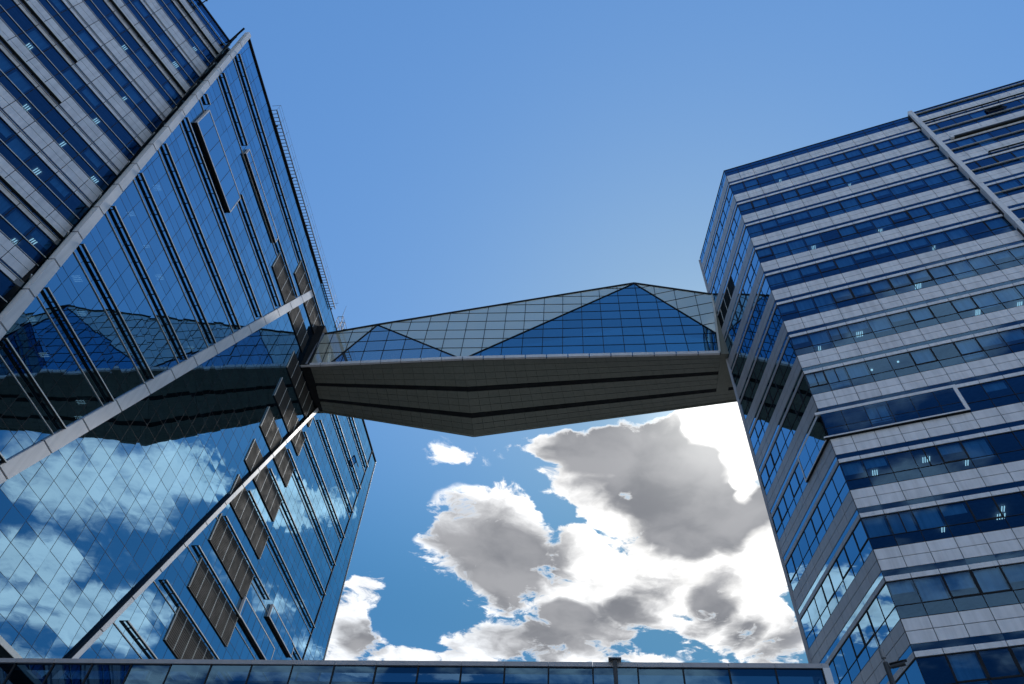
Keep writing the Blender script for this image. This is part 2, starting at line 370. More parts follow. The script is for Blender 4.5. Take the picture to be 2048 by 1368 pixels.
# parapet glass above the top band
for F_, cols, d in ((A, colsA1, 0), (A, colsA2, PROUD), (B, colsB, 0)):
    g = MB(); mu = MB()
    for a, b in cols: pane(g, F_, apoly(a, b, 69.78, 71.0), d - .01); mu.box(F_, a - .02, a + .02, 69.78, 71.0, d - .03, d + .01)
    mu.box(F_, cols[0][0], cols[-1][1], 70.42, 70.46, d - .03, d + .01)
    o = g.build('parapet_glass', M['glass_dark'] if F_ is A else M['glass_side'], TR); mu.build('mullion', M['mullion'], o)
cp = MB()
cp.box(A, -.03, STEP, 71.0, 71.06, -.5, .03); cp.box(A, STEP + .36, 40, 71.0, 71.06, -.5, PROUD + .03); cp.box(B, .02, 10.52, 71.002, 71.062, -.5, .03)
cp.build('roof_coping', M['groove'], TR)
# corner bead
cb = MB(); cb.box(A, -.02, .0, 0, 71.0, -.04, .03); cb.build('corner_trim', M['mullion'], TR)
# vertical beam at the step
vb = MB()
zc = 71.2
while zc > 0:
    z0 = max(0, zc - 3.0); vb.box(A, STEP + .02, STEP + .38, z0 + .02, zc - .01, -.1, .48); zc = z0
vb.build('vertical_beam', M['beam'], TR)
# thin bright transom lines and sunshades right of the beam
for k, w in enumerate(Wk[:12]):
    ln = MB(); ln.box(A, STEP + .4, 40, w + .66, w + .70, PROUD + .02, PROUD + .14); ln.build('transom_trim', M['edge'], TR)
    for zz in (w - 1.37, w - .02):
        pass
def sunshade(F, u0, u1, z, parent, mod=1.22, depth=0.285, d=0.0, cut=None):
    s = MB(); s.box(F, u0, u1, z, z + .05, d + .085, d + depth - .016)
    u = math.ceil((u0 + .1) / mod) * mod
    while u < u1 - .05: s.box(F, u - .03, u + .03, z + .004, z + .046, d + .0, d + .085); u += mod
    for e in (u0 + .001, u1 - .051): s.box(F, e, e + .05, z + .004, z + .046, d + .0, d + .085)
    o = s.build('sunshade', M['fin'], parent)
    e = MB(); e.box(F, u0, u1, z - .01, z + .055, d + depth - .016, d + depth); e.build('sunshade_edge', M['edge'], o)
    return o
sunshade(A, 17.7, 40, 68.42, TR, MOD_A, .26, PROUD)
sunshade(A, 19.9, 40, 60.42, TR, MOD_A, .26, PROUD)
fr = MB(); fr.box(A, 18.75, 40, 64.15, 64.35, PROUD + .02, PROUD + .26); fo = fr.build('ledge', M['fin'], TR)
e = MB(); e.box(A, 18.75, 40, 64.351, 64.58, PROUD + .01, PROUD + .27); e.box(A, 18.5, 18.749, 64.15, 64.58, PROUD + .01, PROUD + .27); e.build('ledge_fascia', M['beam'], fo)
# projecting frame round the window strip at the corner
zf0, zf1, fd = 33.80, 36.0, .17
fr = MB()
fr.box(A, -.30, 7.93, zf0, zf0 + .10, .03, fd); fr.box(A, -.30, 7.93, zf1 - .22, zf1, .035, fd); fr.box(A, 7.72, 7.93, zf0 + .10, zf1 - .22, .03, fd)
fr.box(B, .0, 4.1, zf0 - .002, zf0 + .098, .03, fd - .02); fr.box(B, .0, 4.1, zf1 - .218, zf1 - .002, .035, fd - .02); fr.box(B, 3.95, 4.1, zf0 + .098, zf1 - .218, .03, fd - .02)
o = fr.build('window_surround', M['beam'], TR)
for F_, us in ((A, [0.02] + UA[1:7] + [7.70]), (B, [0.02] + UB[1:4] + [3.93])):
    g = MB(); mu = MB()
    for a, b in zip(us[:-1], us[1:]): pane(g, F_, apoly(a, b, zf0 + .10, zf0 + .72), fd - .03, .0015); pane(g, F_, apoly(a, b, zf0 + .74, zf1 - .22), fd - .03, .0015)
    for a in us[1:-1]: mu.box(F_, a - .018, a + .018, zf0 + .10, zf1 - .22, fd - .05, fd - .022)
    mu.box(F_, us[0], us[-1], zf0 + .712, zf0 + .748, fd - .05, fd - .02)
    gp = g.build('bay_glass', M['glass_dark'] if F_ is A else M['glass_side'], TR); mu.build('mullion', M['mullion'], gp)
fs = MB(); fs.box(A, -.28, 7.92, zf0 - .06, zf0 - .003, .03, fd - .01); fs.box(B, .0, 4.08, zf0 - .062, zf0 - .005, .03, fd - .03); fs.build('surround_underside', M['groove'], o)
# louvred plant opening on the narrow face
lv = MB(); u0, u1, z0, z1 = 5.24, 10.44, 57.77, 59.76
for i in range(18): zz = z0 + (z1 - z0) * i / 18; lv.hexa([B.p(u0, zz, -.10), B.p(u1, zz, -.10), B.p(u1, zz - .01, .0), B.p(u0, zz - .01, .0), B.p(u0, zz + .03, -.10), B.p(u1, zz + .03, -.10), B.p(u1, zz + .02, .0), B.p(u0, zz + .02, .0)])
lo = lv.build('louvre', M['fin'], TR); ld = MB()
for i in range(1, 4): ld = MB(); ld.box(B, u0 + 1.31 * i - .03, u0 + 1.31 * i + .03, z0, z1, -.05, .02); ld.build('divider', M['edge'], lo)
# tilted open casement near the top right
oc = MB(); ux0, ux1 = 22.55, 23.9
tp = [A.p(ux0, 67.55, PROUD + .03), A.p(ux1, 67.55, PROUD + .03), A.p(ux1, 66.65, PROUD + .26), A.p(ux0, 66.65, PROUD + .26)]
oc.face(tp); oo = oc.build('open_casement', M['glass_left'], TR); om = MB()
for i in range(4): om.bar(tp[i], tp[(i + 1) % 4], .09)
om.build('casement_frame', M['mullion'], oo)
# inside: dark core, floor slabs, roof, far walls
ftR = [A.p(-.0, 0, -.12), A.p(40, 0, -.12), A.p(40, 0, -16), V((24.5, 48.65, 0)), V((19.99 + .15, 42.05, 0))]
def plate(mb, foot, z0, z1):
    n = len(foot); i = len(mb.v)
    mb.v += [V((p.x, p.y, z0)) for p in foot] + [V((p.x, p.y, z1)) for p in foot]
    mb.f.append(tuple(i + k for k in reversed(range(n)))); mb.f.append(tuple(i + n + k for k in range(n)))
    for k in range(n): j = (k + 1) % n; mb.f.append((i + k, i + j, i + n + j, i + n + k))
inR = [A.p(.35, 0, -.30), A.p(39.8, 0, -.30), A.p(39.8, 0, -15.7), V((24.4, 48.2, 0)), V((20.4, 42.0, 0))]
for k, w in enumerate(Wk[1:]): 
    sp = MB(); plate(sp, inR, w + 2.06, w + 2.6); sp.build('floor_slab', M['ceiling'], TR)
bk = MB(); bk.face([p + V((0, 0, 0)) for p in []]) if False else None
def wall(mb, a, b, z0, z1, th=.3):
    a, b = V(a), V(b); n = V((b.y - a.y, a.x - b.x, 0)).normalized() * th
    mb.hexa([V((a.x, a.y, z0)), V((b.x, b.y, z0)), V((b.x, b.y, z0)) + n, V((a.x, a.y, z0)) + n, V((a.x, a.y, z1)), V((b.x, b.y, z1)), V((b.x, b.y, z1)) + n, V((a.x, a.y, z1)) + n])
bw = MB(); wall(bw, (24.5, 48.65), A.p(40, 0, -16), 0, 71); wall(bw, A.p(40, 0, -16), A.p(40, 0, 0), 0, 71); wall(bw, (20.05, 42.12), (24.5, 48.65), 0, 71, -.3)
bw.build('back_wall', M['panel_side'], TR)
bc = MB()
for (a, b) in colsA1 + colsA2: pass
bc.box(A, 4.5, 38, 0, 70, -11, -4.5); bc.build('core_wall', M['interior'], TR)
# solid backing behind the opaque bands
for k, w in enumerate(Wk):
    bb = MB()
    for F_, a, b, d in ((A, .02, STEP, 0), (A, STEP, 40, PROUD), (B, .04, 10.46, 0)):
        if k == 0: bb.box(F_, a, b, w - 1.34, w + 1.25, d - .3, d - .045)
        else: bb.box(F_, a, b, w - 1.34, w - .02, d - .3, d - .045); bb.box(F_, a, b, w + 2.04, w + 2.65, d - .28, d - .047)
    bb.build('backing', M['joint'], TR)
rf = MB(); plate(rf, ftR, 70.2, 70.6); rf.build('roof', M['roof'], TR)
lights(A, [(1.91,1.31,31.7),(4.69,.95,31.7),(7.22,1.16,31.7),(6.99,1.91,31.7),(7.16,1.1,27.7),(6.97,1.75,27.7),(1.81,1.49,27.7),(4.21,2.1,27.7),(9.9,1.29,47.7),(12.37,1.5,43.7),(14.97,1.65,43.7),(4.62,1.05,43.7),(1.96,1.53,43.7),(4.73,1.08,67.7),(9.92,1.11,63.7),(4.63,1.23,55.7),(9.9,1.21,55.7),(12.57,1.28,51.7)], TR)
for u, dep, z in ((1.54,.86,39.7),(2.9,.83,39.7),(4.26,.83,39.7),(5.91,.60,39.7)):
    s = MB(); s.tube(A.p(u, z - .02, -dep), A.p(u, z + .03, -dep), .07, .07, 10); s.build('downlight', M['lamp'], TR)

# ============================================================ LEFT TOWER
TL = empty('office_tower', (-24, 36, 0), 'faceted office tower on the left, blue glass wall with diagonal white beams and dark sunshades', 'building')
FZ = [34.70 + 3.805 * k for k in range(-9, 8)]       # sunshade heights
ZTOP = 64.7
def ub(z): return -25.06 - .0702 * (z - 27.13)       # edge of the leaning corner beam
b2 = lambda u: 23.08 + (u + 20.42) * 2.323           # diagonal beam, upper
b3 = lambda u: 19.73 + (u + 9.34) * 2.276            # diagonal beam, lower
useam = lambda z: 20.15 + (z - 35) * .106
c_beam1 = (1, .0702, -25.06 + .0702 * 27.13)
above2 = (-2.323, 1, 23.08 + 20.42 * 2.323); below2 = (2.323, -1, -(23.08 + 20.42 * 2.323))
left3 = (-2.276, 1, 19.73 + 9.34 * 2.276); right3 = (2.276, -1, -(19.73 + 9.34 * 2.276))
lseam = (-1, .106, -(20.15 - 35 * .106)); rseam = (1, -.106, 20.15 - 35 * .106)
MODL = 1.215
ULc = [-24.6 + MODL * k for k in range(-4, 42)]
def lrow(z0, z1, cons, mb, mu, tilt=.0030):
    for a, b in zip(ULc[:-1], ULc[1:]):
        b_ = min(b, 25.55)
        if b_ - a < .05: continue
        pl = clipall(apoly(a, b_, z0, z1), cons)
        if pl: pane(mb, L, pl, 0.0, tilt)
def lline(mu, u0, z0, u1, z1, cons, w=.026):
    """a mullion line clipped to a region"""
    t0, t1 = 0.0, 1.0
    for a, b, c in cons:
        f0 = a * u0 + b * z0 - c; f1 = a * u1 + b * z1 - c
        if f0 < 0 and f1 < 0: return
        if f0 < 0: t0 = max(t0, f0 / (f0 - f1))
        elif f1 < 0: t1 = min(t1, f0 / (f0 - f1))
    if t1 - t0 < .01: return
    p = (u0 + (u1 - u0) * t0, z0 + (z1 - z0) * t0); q = (u0 + (u1 - u0) * t1, z0 + (z1 - z0) * t1)
    mu.bar(L.p(*p, -.004), L.p(*q, -.004), w, .016, L.n)
regions = [('upper', [c_beam1, above2]), ('lower', [right3, lseam]), ('seam', [rseam])]
for k in range(17):
    zb = 34.04 + 3.773 * (k - 9)
    zt = min(zb + 3.773, ZTOP)
    if zb >= ZTOP: break
    cuts = [zb, zb + 1.91, zb + 2.56, zb + 3.773]
    for nm, cons in regions:
        g = MB(); mu = MB()
        for a, b in zip(cuts[:-1], cuts[1:]):
            if a < ZTOP - .05: lrow(a, min(b, ZTOP), cons, g, mu)
        for c in cuts[:-1]:
            if c < ZTOP: lline(mu, -29, c, 25.55, c, cons, .022)
        for u in ULc: lline(mu, u, zb, u, zt, cons)
        o = g.build('curtain_wall_storey', M['glass_left'], TL)
        if o: mu.build('mullion', M['mullion'], o)
    # bright trim line under each storey
    for u0, u1 in ((max(ub(zb), -28), min(25.5, (zb - 23.08) / 2.323 - 20.42)), (max((zb - 19.73) / 2.276 - 9.34 + .3, -9), useam(zb))):
        if u1 - u0 > .3 and zb < 61 and zb > 0: tr = MB(); tr.box(L, u0, u1, zb - .018, zb + .018, .012, .06); tr.build('trim_line', M['edge'], TL)
# middle facet between the two diagonals
i = 0; zb = 30.0 - 1.2577 * 24
while zb < ZTOP:
    g = MB(); mu = MB(); z0 = zb
    for r in range(3):
        z1 = min(zb + 1.2577, ZTOP)
        if z1 > zb and zb < ZTOP:
            cons = [below2, left3, c_beam1]
            lrow(zb, z1, cons, g, mu, .0034); lline(mu, -29, zb, 25, zb, cons, .022)
        zb += 1.2577
    for u in ULc: lline(mu, u, z0, u, min(zb, ZTOP), cons)
    o = g.build('curtain_wall_storey', M['glass_left'], TL)
    if o: mu.build('mullion', M['mullion'], o)
# clad beams
def beam_piece(pts_lo, pts_hi, d0, d1, parent, name, mat, n=1):
    mb = MB(); 
    for i in range(n):
        a, b = i / n, (i + 1) / n
        lo = [(pts_lo[0][0] + (pts_lo[1][0] - pts_lo[0][0]) * t_, pts_lo[0][1] + (pts_lo[1][1] - pts_lo[0][1]) * t_) for t_ in (a + .0008, b - .0008)]
        hi = [(pts_hi[0][0] + (pts_hi[1][0] - pts_hi[0][0]) * t_, pts_hi[0][1] + (pts_hi[1][1] - pts_hi[0][1]) * t_) for t_ in (a + .0008, b - .0008)]
        mb.prism(L, [lo[0], lo[1], hi[1], hi[0]], d0, d1)
    return mb.build(name, mat, parent)
beam_piece([(ub(0) + .05, 0), (ub(64.9) + .05, 65.0)], [(ub(0) - .72, 0), (ub(64.9) - .35, 64.9)], -.25, .12, TL, 'corner_beam', M['beam'], 26)
beam_piece([(-29.3, 0.9), (-3.1, 61.45)], [(-30.2, 1.05), (-3.95, 61.4)], -.06, .13, TL, 'diagonal_beam', M['beam'], 22)
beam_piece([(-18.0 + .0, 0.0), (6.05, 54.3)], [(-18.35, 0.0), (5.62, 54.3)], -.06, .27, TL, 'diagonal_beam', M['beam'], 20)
dk = MB(); dk.prism(L, [(-18.38, 0), (5.59, 54.28), (5.62 - .01, 54.3), (-18.36, 0)], -.06, .26); dk.build('beam_painted_shade', M['fin'], TL)  # dark strip that paints the shade on the beam's side face
sm = MB(); sm.bar(L.p(useam(0), 0, .02), L.p(useam(64.7), 64.7, .02), .10, .12, L.n); sm.build('seam_profile', M['mullion'], TL)
# sunshades
def shade(k, u0, u1): sunshade(L, u0, u1, FZ[k], TL, MODL)
for k, zf in enumerate(FZ):
    if k < 6 or zf > 61.5: continue
    ue = (zf - 23.08) / 2.323 - 20.42
    us = (zf - 19.73) / 2.276 - 9.34 + .9
    u0 = ub(zf) + .12
    if k == 16: shade(k, u0, useam(zf) - .1)                    # 60.7, full length
    elif k == 15:                                                # 56.9, broken by a box frame
        shade(k, u0, -21.1); shade(k, -12.4, ue - .2); shade(k, 7.5, useam(zf) - .1)
    elif k == 14: shade(k, u0, -26.0); shade(k, -18.6, ue - .2); shade(k, 7.0, useam(zf) - .1)
    else:
        if ue > u0 + 1: shade(k, u0, ue - .2)
        if us < 5.0 or k > 8: 
            if k == 8: shade(k, us, 5.6)
            elif k == 9: shade(k, us, 9.3); shade(k, 16.4, 19.6)
            else: shade(k, us, useam(zf) - .1)
# louvred plant panels
def louvre(zf, u0, u1, cons):
    s = MB(); dv = MB(); z0, z1 = zf - 2.40, zf - .03
    n = 17
    for i in range(n):
        zz = z0 + (z1 - z0) * i / n
        a = clipall(apoly(u0, u1, zz, zz + .07), cons)
        if not a: continue
        ua, ub_ = min(p[0] for p in a), max(p[0] for p in a)
        s.hexa([L.p(ua, zz, .02), L.p(ub_, zz, .02), L.p(ub_, zz - .035, .10), L.p(ua, zz - .035, .10), L.p(ua, zz + .085, .02), L.p(ub_, zz + .085, .02), L.p(ub_, zz + .05, .10), L.p(ua, zz + .05, .10)])
    o = s.build('louvre', M['louvre'], TL)
    if not o: return
    bk = MB(); pl = clipall(apoly(u0, u1, z0, z1), cons); bk.prism(L, pl, .006, .018); bk.build('louvre_backing', M['groove'], o)
    u = u0
    while u <= u1 + .01:
        lo = max([z0] + [z for z in [z0]]); pp = [z0 + (z1 - z0) * q / 20 for q in range(21)]
        ins = [z for z in pp if all(a * u + b * z >= c - .02 for a, b, c in cons)]
        if len(ins) > 2: dv = MB(); dv.box(L, u - .022, u + .022, ins[0], ins[-1], .03, .108); dv.build('divider', M['edge'], o)
        u += 1.30
for k, zf in enumerate(FZ):
    if 6 <= k <= 14:
        louvre(zf, -2.25, 5.6, [left3] if k >= 9 and False else [])
    if k == 15: louvre(zf, -10.8, -.9, [])
    if k == 16: louvre(zf, -7.55, 5.5, [])
# projecting box frames
def boxframe(u0, u1, z0, z1, d, w=.09):
    s = MB(); s.box(L, u0, u1, z0, z0 + w, .03, d); s.box(L, u0, u1, z1 - w, z1, .03, d); s.box(L, u0, u0 + w, z0 + w, z1 - w, .03, d); s.box(L, u1 - w, u1, z0 + w, z1 - w, .03, d)
    o = s.build('box_frame', M['beam'], TL)
    g = MB(); mu = MB(); us = [u0 + w] + [u for u in ULc if u0 + .4 < u < u1 - .4] + [u1 - w]
    for a, b in zip(us[:-1], us[1:]): pane(g, L, apoly(a, b, z0 + w, z1 - w), d - .03, .0015)
    for a in us[1:-1]: mu.box(L, a - .015, a + .015, z0 + w, z1 - w, d - .04, d - .02)
    gp = g.build('bay_glass', M['glass_left'], TL); mu.build('mullion', M['mullion'], gp); q = MB(); q.box(L, u0 + .01, u1 - .01, z0 - .05, z0 - .003, .03, d - .02); q.build('frame_underside', M['groove'], o)
boxframe(-25.76, -18.45, 51.0, 53.4, .26); boxframe(-20.74, -12.24, 56.8, 57.7, .26); boxframe(10.2, 16.95, 33.7, 34.85, .26); boxframe(5.3, 13.2, 30.95, 32.5, .26)
# open casements
for u, z in ((18.3, 58.2), (-8.2, 33.9)):
    oc = MB(); tp = [L.p(u, z + 1.0, .03), L.p(u + 1.1, z + 1.0, .03), L.p(u + 1.1, z + .15, .42), L.p(u, z + .15, .42)]; 
    if u < 0: continue
    oc.face(tp); oo = oc.build('open_casement', M['glass_dark'], TL); om = MB()
    for i in range(4): om.bar(tp[i], tp[(i + 1) % 4], .08)
    om.build('casement_frame', M['mullion'], oo)
# parapet coping and far edge
cp = MB(); cp.box(L, ub(64.7), 25.6, 64.7, 64.8, -.5, .04); cp.build('roof_coping', M['groove'], TL)
ce = MB(); ce.box(L, 25.552, 25.62, 0, 64.7, -.3, .03); ce.build('corner_trim', M['edge'], TL)

# ---- the striped wing that turns towards the camera
PB0, PB1 = 38.63, 3.78
UPc = [-4.61 + 1.31 * k for k in range(-26, 6)]
uP = lambda z: 2.9 - .0452 * (z)  if False else 1.96 - .0684 * (z - 36.05)
for k in range(-10, 7):
    b = PB0 + PB1 * k
    zl = [b, b + .63, b + 1.24, b + 2.03, b + 3.24, b + 3.56, b + PB1]
    g = MB(); mu = MB(); bl = MB(); pb = MB(); st = MB(); ed = MB(); nb = MB()
    cons = [(-1, -.0684, -(1.96 + .0684 * 36.05))]
    ztop = 64.5
    for a, c in zip(UPc[:-1], UPc[1:]):
        def q(z0, z1, mb, d):
            z1 = min(z1, ztop)
            if z0 < z1: 
                pl = clipall(apoly(a, c, z0, z1), cons)
                if pl: pane(mb, PF, pl, d)
        q(zl[2], zl[3], g, -.02)
        if k < 6: q(zl[3], zl[4], g, -.02); q(zl[5], zl[6], st, -.01)
        else: q(zl[3], ztop, g, -.02)
        G = .018
        bands = [(zl[0] + .02, zl[1] - G, pb), (zl[1] + G, zl[2] - .02, pb)] + ([(zl[4] + .03, zl[5], nb)] if k < 6 else [])
        for z0, z1, mb_ in bands:
            pl = clipall(apoly(a + G, c - G, z0, z1), cons)
            if pl: mb_.prism(PF, pl, -.05, .02)
        if k < 6 and random.random() < .55 and c < uP(b) - .2:
            dr = random.choice((.95, .8, .5)); bl.box(PF, a + .14, c - .12, zl[4] - 1.15 * dr, zl[4] - .03, -.22, -.19)
        ue = min(c, uP(b + 2)); 
        if a < uP(b + 3): mu.box(PF, a - .02, a + .02, zl[2], min(zl[4], ztop) if k < 6 else ztop, -.03, .002)
    ue = lambda z: uP(z)
    mu.box(PF, UPc[0], ue(zl[2]), zl[2] - .02, zl[2] + .012, -.03, .004)
    mu.box(PF, UPc[0], ue(zl[3]), zl[3] - .03, zl[3] + .015, -.03, .012)
    if k < 6: mu.box(PF, UPc[0], ue(zl[4]), zl[4] - .02, zl[4] + .03, -.03, .022)
    rib = g.build('ribbon_window', M['glass_dark'], TL); mu.build('window_frame', M['mullion'], rib); bl.build('blind', M['blind'], rib)
    pb.build('panel_band', M['panel'], TL); nb.build('narrow_panel_band', M['panel'], TL); st.build('glass_strip', M['glass_dark'], TL)
    ed.box(PF, UPc[0], ue(zl[3]), zl[3] + .0, zl[3] + .05, .004, .022)
    ed.box(PF, UPc[0], ue(zl[2]), zl[2] + .03, zl[2] + .05, .02, .06)
    if k < 6: ed.box(PF, UPc[0], ue(zl[5]), zl[5] + .03, zl[5] + .05, .02, .07)
    ed.build('transom_trim', M['edge'], TL)
    bb = MB(); bb.box(PF, UPc[0], uP(b) - .05, b, b + 1.22, -.3, -.055)
    if k < 6: bb.box(PF, UPc[0], uP(b + 3.5) - .05, b + 3.26, b + PB1, -.28, -.057)
    bb.build('backing', M['joint'], TL)
for k, ue in ((6, None), (4, None), (2, -4.57), (1, -3.3), (-1, None)):
    z = PB0 + PB1 * k - .18
    sunshade(PF, UPc[0], (uP(z) - .1) if ue is None else ue, z + .10, TL, 1.31, .32)
cp = MB(); cp.box(PF, UPc[0], uP(64.6), 64.5, 64.64, -.4, .05); cp.build('roof_coping', M['mullion'], TL)
# glass return between the wing and the leaning corner beam
g = MB(); mu = MB(); zs = [0] + [PB0 + PB1 * k - .2 for k in range(-10, 7)] + [64.5]
def rl(z): return PF.p(uP(z), z, -.01)
def rr_(z): return L.p(ub(z) - .70, z, -.2)
for z0, z1 in zip(zs[:-1], zs[1:]):
    zm = (z0 + z1) / 2
    for a, b in ((z0, zm), (zm, z1)):
        if b - a < .1: continue
        g.face([rl(a), rr_(a), rr_(b), rl(b)]); mu.bar(rl(a), rr_(a), .05, .05)
        mid = lambda z: (rl(z) + rr_(z)) / 2
        mu.bar(mid(a), mid(b), .04, .04)
    mu.bar(rl(z0), rl(z1), .08, .06)
o = g.build('return_glass', M['glass_return'], TL); mu.build('mullion', M['mullion'], o)
for z0 in zs[1:-1]: tr = MB(); tr.bar(rl(z0) + V((.05, -.03, 0)), rr_(z0) + V((.05, -.03, 0)), .05, .06); tr.build('trim_line', M['edge'], o)
tp = MB(); tp.bar(rl(64.55), rr_(64.75), .16, .16); tp.build('roof_coping', M['mullion'], TL)

# ---- inside of the left tower
inL = [L.p(ub(30) + .3, 0, -.35), L.p(25.3, 0, -.35), L.p(25.3, 0, -20), L.p(-20, 0, -20), PF.p(-33, 0, -16), PF.p(-33, 0, -.4), PF.p(-.2, 0, -.4)]
for k in range(-9, 8):
    zf = 34.26 + 3.773 * k
    sp = MB(); plate(sp, inL, zf + .01, zf + .34); sp.build('floor_slab', M['ceiling'], TL)
cw = MB(); cw.box(L, -20, 23, 0, 63, -15, -5.5); cw.box(PF, -30, -3, 0, 63, -12, -5.5); cw.build('core_wall', M['interior'], TL)
rf = MB(); plate(rf, inL, 64.0, 64.3); rf.build('roof', M['roof'], TL)
bw = MB(); wall(bw, L.p(25.5, 0, -.1), L.p(25.5, 0, -20.3), 0, 64.7, .2); wall(bw, L.p(25.5, 0, -20.3), L.p(-20, 0, -20.3), 0, 64.7); wall(bw, L.p(-20, 0, -20.3), PF.p(-38.6, 0, -16.3), 0, 64.7); wall(bw, PF.p(-38.6, 0, -16.3), PF.p(-38.6, 0, 0), 0, 64.5)
bw.build('back_wall', M['panel_side'], TL)
lights(L, [(-23.82,.5,33.93),(-21.41,1.38,33.93),(-21.2,1.04,41.48),(-18.9,1.13,41.48),(-23.82,.92,30.16),(-21.45,1.45,30.16),(-17.97,1.03,30.16),(-16.74,1.72,30.16),(-23.64,1.06,45.25),(-23.66,1.06,41.48),(-12.7,1.2,41.48)], TL)
lights(PF, [(-4.06,1.46,41.79),(-1.36,1.3,45.57),(-1.32,1.23,49.35),(-1.43,1.34,41.79),(-1.26,.79,38.01),(1.0,1.5,41.79),(.75,1.9,34.23),(1.2,.81,34.23),(-6.58,1.33,45.57),(-3.82,1.12,53.13),(-1.13,1.02,56.91),(-1.08,.95,60.69)], TL)

# ---- roof rail behind the parapet of the glass wall, and the cage beside the bridge
def roof_rail(u0, u1, d, z):
    o = empty('roof_walkway', L.p((u0 + u1) / 2, z, d), 'thin steel maintenance walkway with wire railing along the roof edge of the blue glass tower', 'walkway')
    s = MB(); s.box(L, u0, u1, z, z + .12, d - .45, d - .38); s.box(L, u0, u1, z, z + .12, d + .30, d + .37)
    n = int((u1 - u0) / .35)
    for i in range(n): s.box(L, u0 + .35 * i, u0 + .35 * i + .05, z + .03, z + .09, d - .38, d + .30)
    s.build('deck', M['steel'], o)
    r = MB(); u = u0
    while u <= u1: r.bar(L.p(u, z + .1, d + .34), L.p(u, z + 1.1, d + .42), .016); u += 1.25
    for h in (.6, 1.1): r.bar(L.p(u0, z + h, d + .38 + .03 * h), L.p(u1, z + h, d + .38 + .03 * h), .014)
    for uu in (u0, u1): r.bar(L.p(uu, z + 1.1, d + .42), L.p(uu, z + 1.1, d - .4), .025)
    r.build('railing', M['steel'], o)
    br = MB(); u = u0 + 1.5
    while u < u1: br.bar(L.p(u, z + .02, d), L.p(u, 64.8, -.35), .12); u += 5.2
    br.build('bracket', M['post'], o)
roof_rail(-21.2, 1.2, .05, 65.05)
cg = empty('roof_cage_ladder', L.p(5.0, 64.86, -.1), 'small caged ladder with thin aerial on the roof edge above the skybridge', 'ladder')
s = MB()
for u in (3.6, 4.4, 5.4, 6.4):
    s.bar(L.p(u, 64.9, -.3), L.p(u, 66.9, -.3), .05); s.bar(L.p(u, 64.9, .3), L.p(u, 66.9, .3), .05); s.bar(L.p(u, 66.9, -.3), L.p(u, 66.9, .3), .05)
for h in (65.6, 66.2, 66.9): s.bar(L.p(3.6, h, .3), L.p(6.4, h, .3), .035); s.bar(L.p(3.6, h, -.3), L.p(6.4, h, -.3), .035)
s.bar(L.p(4.4, 65, .3), L.p(5.4, 66.2, .3), .07); s.build('cage', M['post'], cg)
s = MB()
for i in range(6): s.bar(L.p(3.65, 65.1 + i * .28, .28), L.p(4.35, 65.1 + i * .28, .28), .03)
s.build('rung', M['steel'], cg)
s = MB(); s.tube(L.p(3.9, 66.9, 0), L.p(3.9, 69.4, 0), .03, .012, 6); s.build('aerial', M['post'], cg)
# platform on the wing's roof
pf = empty('roof_platform', PF.p(-4.2, 64.64, 0), 'steel grating platform jutting over the roof corner at the top left', 'platform')
s = MB(); s.box(PF, -9.0, -3.3, 64.95, 65.07, .25, .33); s.box(PF, -9.0, -3.3, 64.95, 65.07, 1.1, 1.18)
for i in range(18): s.box(PF, -9.0 + i * .32, -8.9 + i * .32, 64.97, 65.05, .33, 1.1)
s.build('deck', M['steel'], pf)
s = MB()
for u in (-8.9, -7.0, -5.2, -3.4):
    s.bar(PF.p(u, 65, 1.16), PF.p(u, 66.3, 1.16), .05); s.bar(PF.p(u, 65.0, 1.14), PF.p(u, 64.6, -.2), .08)
for h in (65.6, 66.3): s.bar(PF.p(-9, h, 1.16), PF.p(-3.3, h, 1.16), .045)
s.bar(PF.p(-3.4, 66.3, 1.16), PF.p(-3.4, 66.3, -.2), .045); s.bar(PF.p(-3.4, 65, -.2), PF.p(-3.4, 66.3, -.2), .05)
s.build('railing', M['post'], pf)

# ============================================================ SKYBRIDGE
BR = empty('skybridge', (0, 46, 50), 'enclosed glass skybridge with faceted side and dark panelled underside joining both towers', 'bridge')
bo = V((-20.21, 47.60, 0)); bdir = V((.9892, -.1467, 0)).normalized(); bn = V((.1467, .9892, 0))
def bp(s_, off, z): return bo + bdir * s_ + bn * off + V((0, 0, z))
ZB = 54.04; S1, S2 = 15.85, 39.85
b_0, b_1, b_2 = V((-20.21, 47.60, ZB)), V((-4.54, 45.0, ZB)), V((19.17, 41.76, ZB))
f_0, f_1, f_2 = V((-19.25, 53.6, 54.15)), V((-2.9, 51.27, 50.23)), V((22.57, 47.49, 54.33))
# top edge
t_0 = V((-19.64, 47.51, 59.03)); t_1 = V((-13.94, 46.67, 60.30)); t_2 = V((12.76, 44.23, 68.21)); t_3 = V((20.0, 41.75, 63.6))
tf = lambda q: q + bn * 5.9
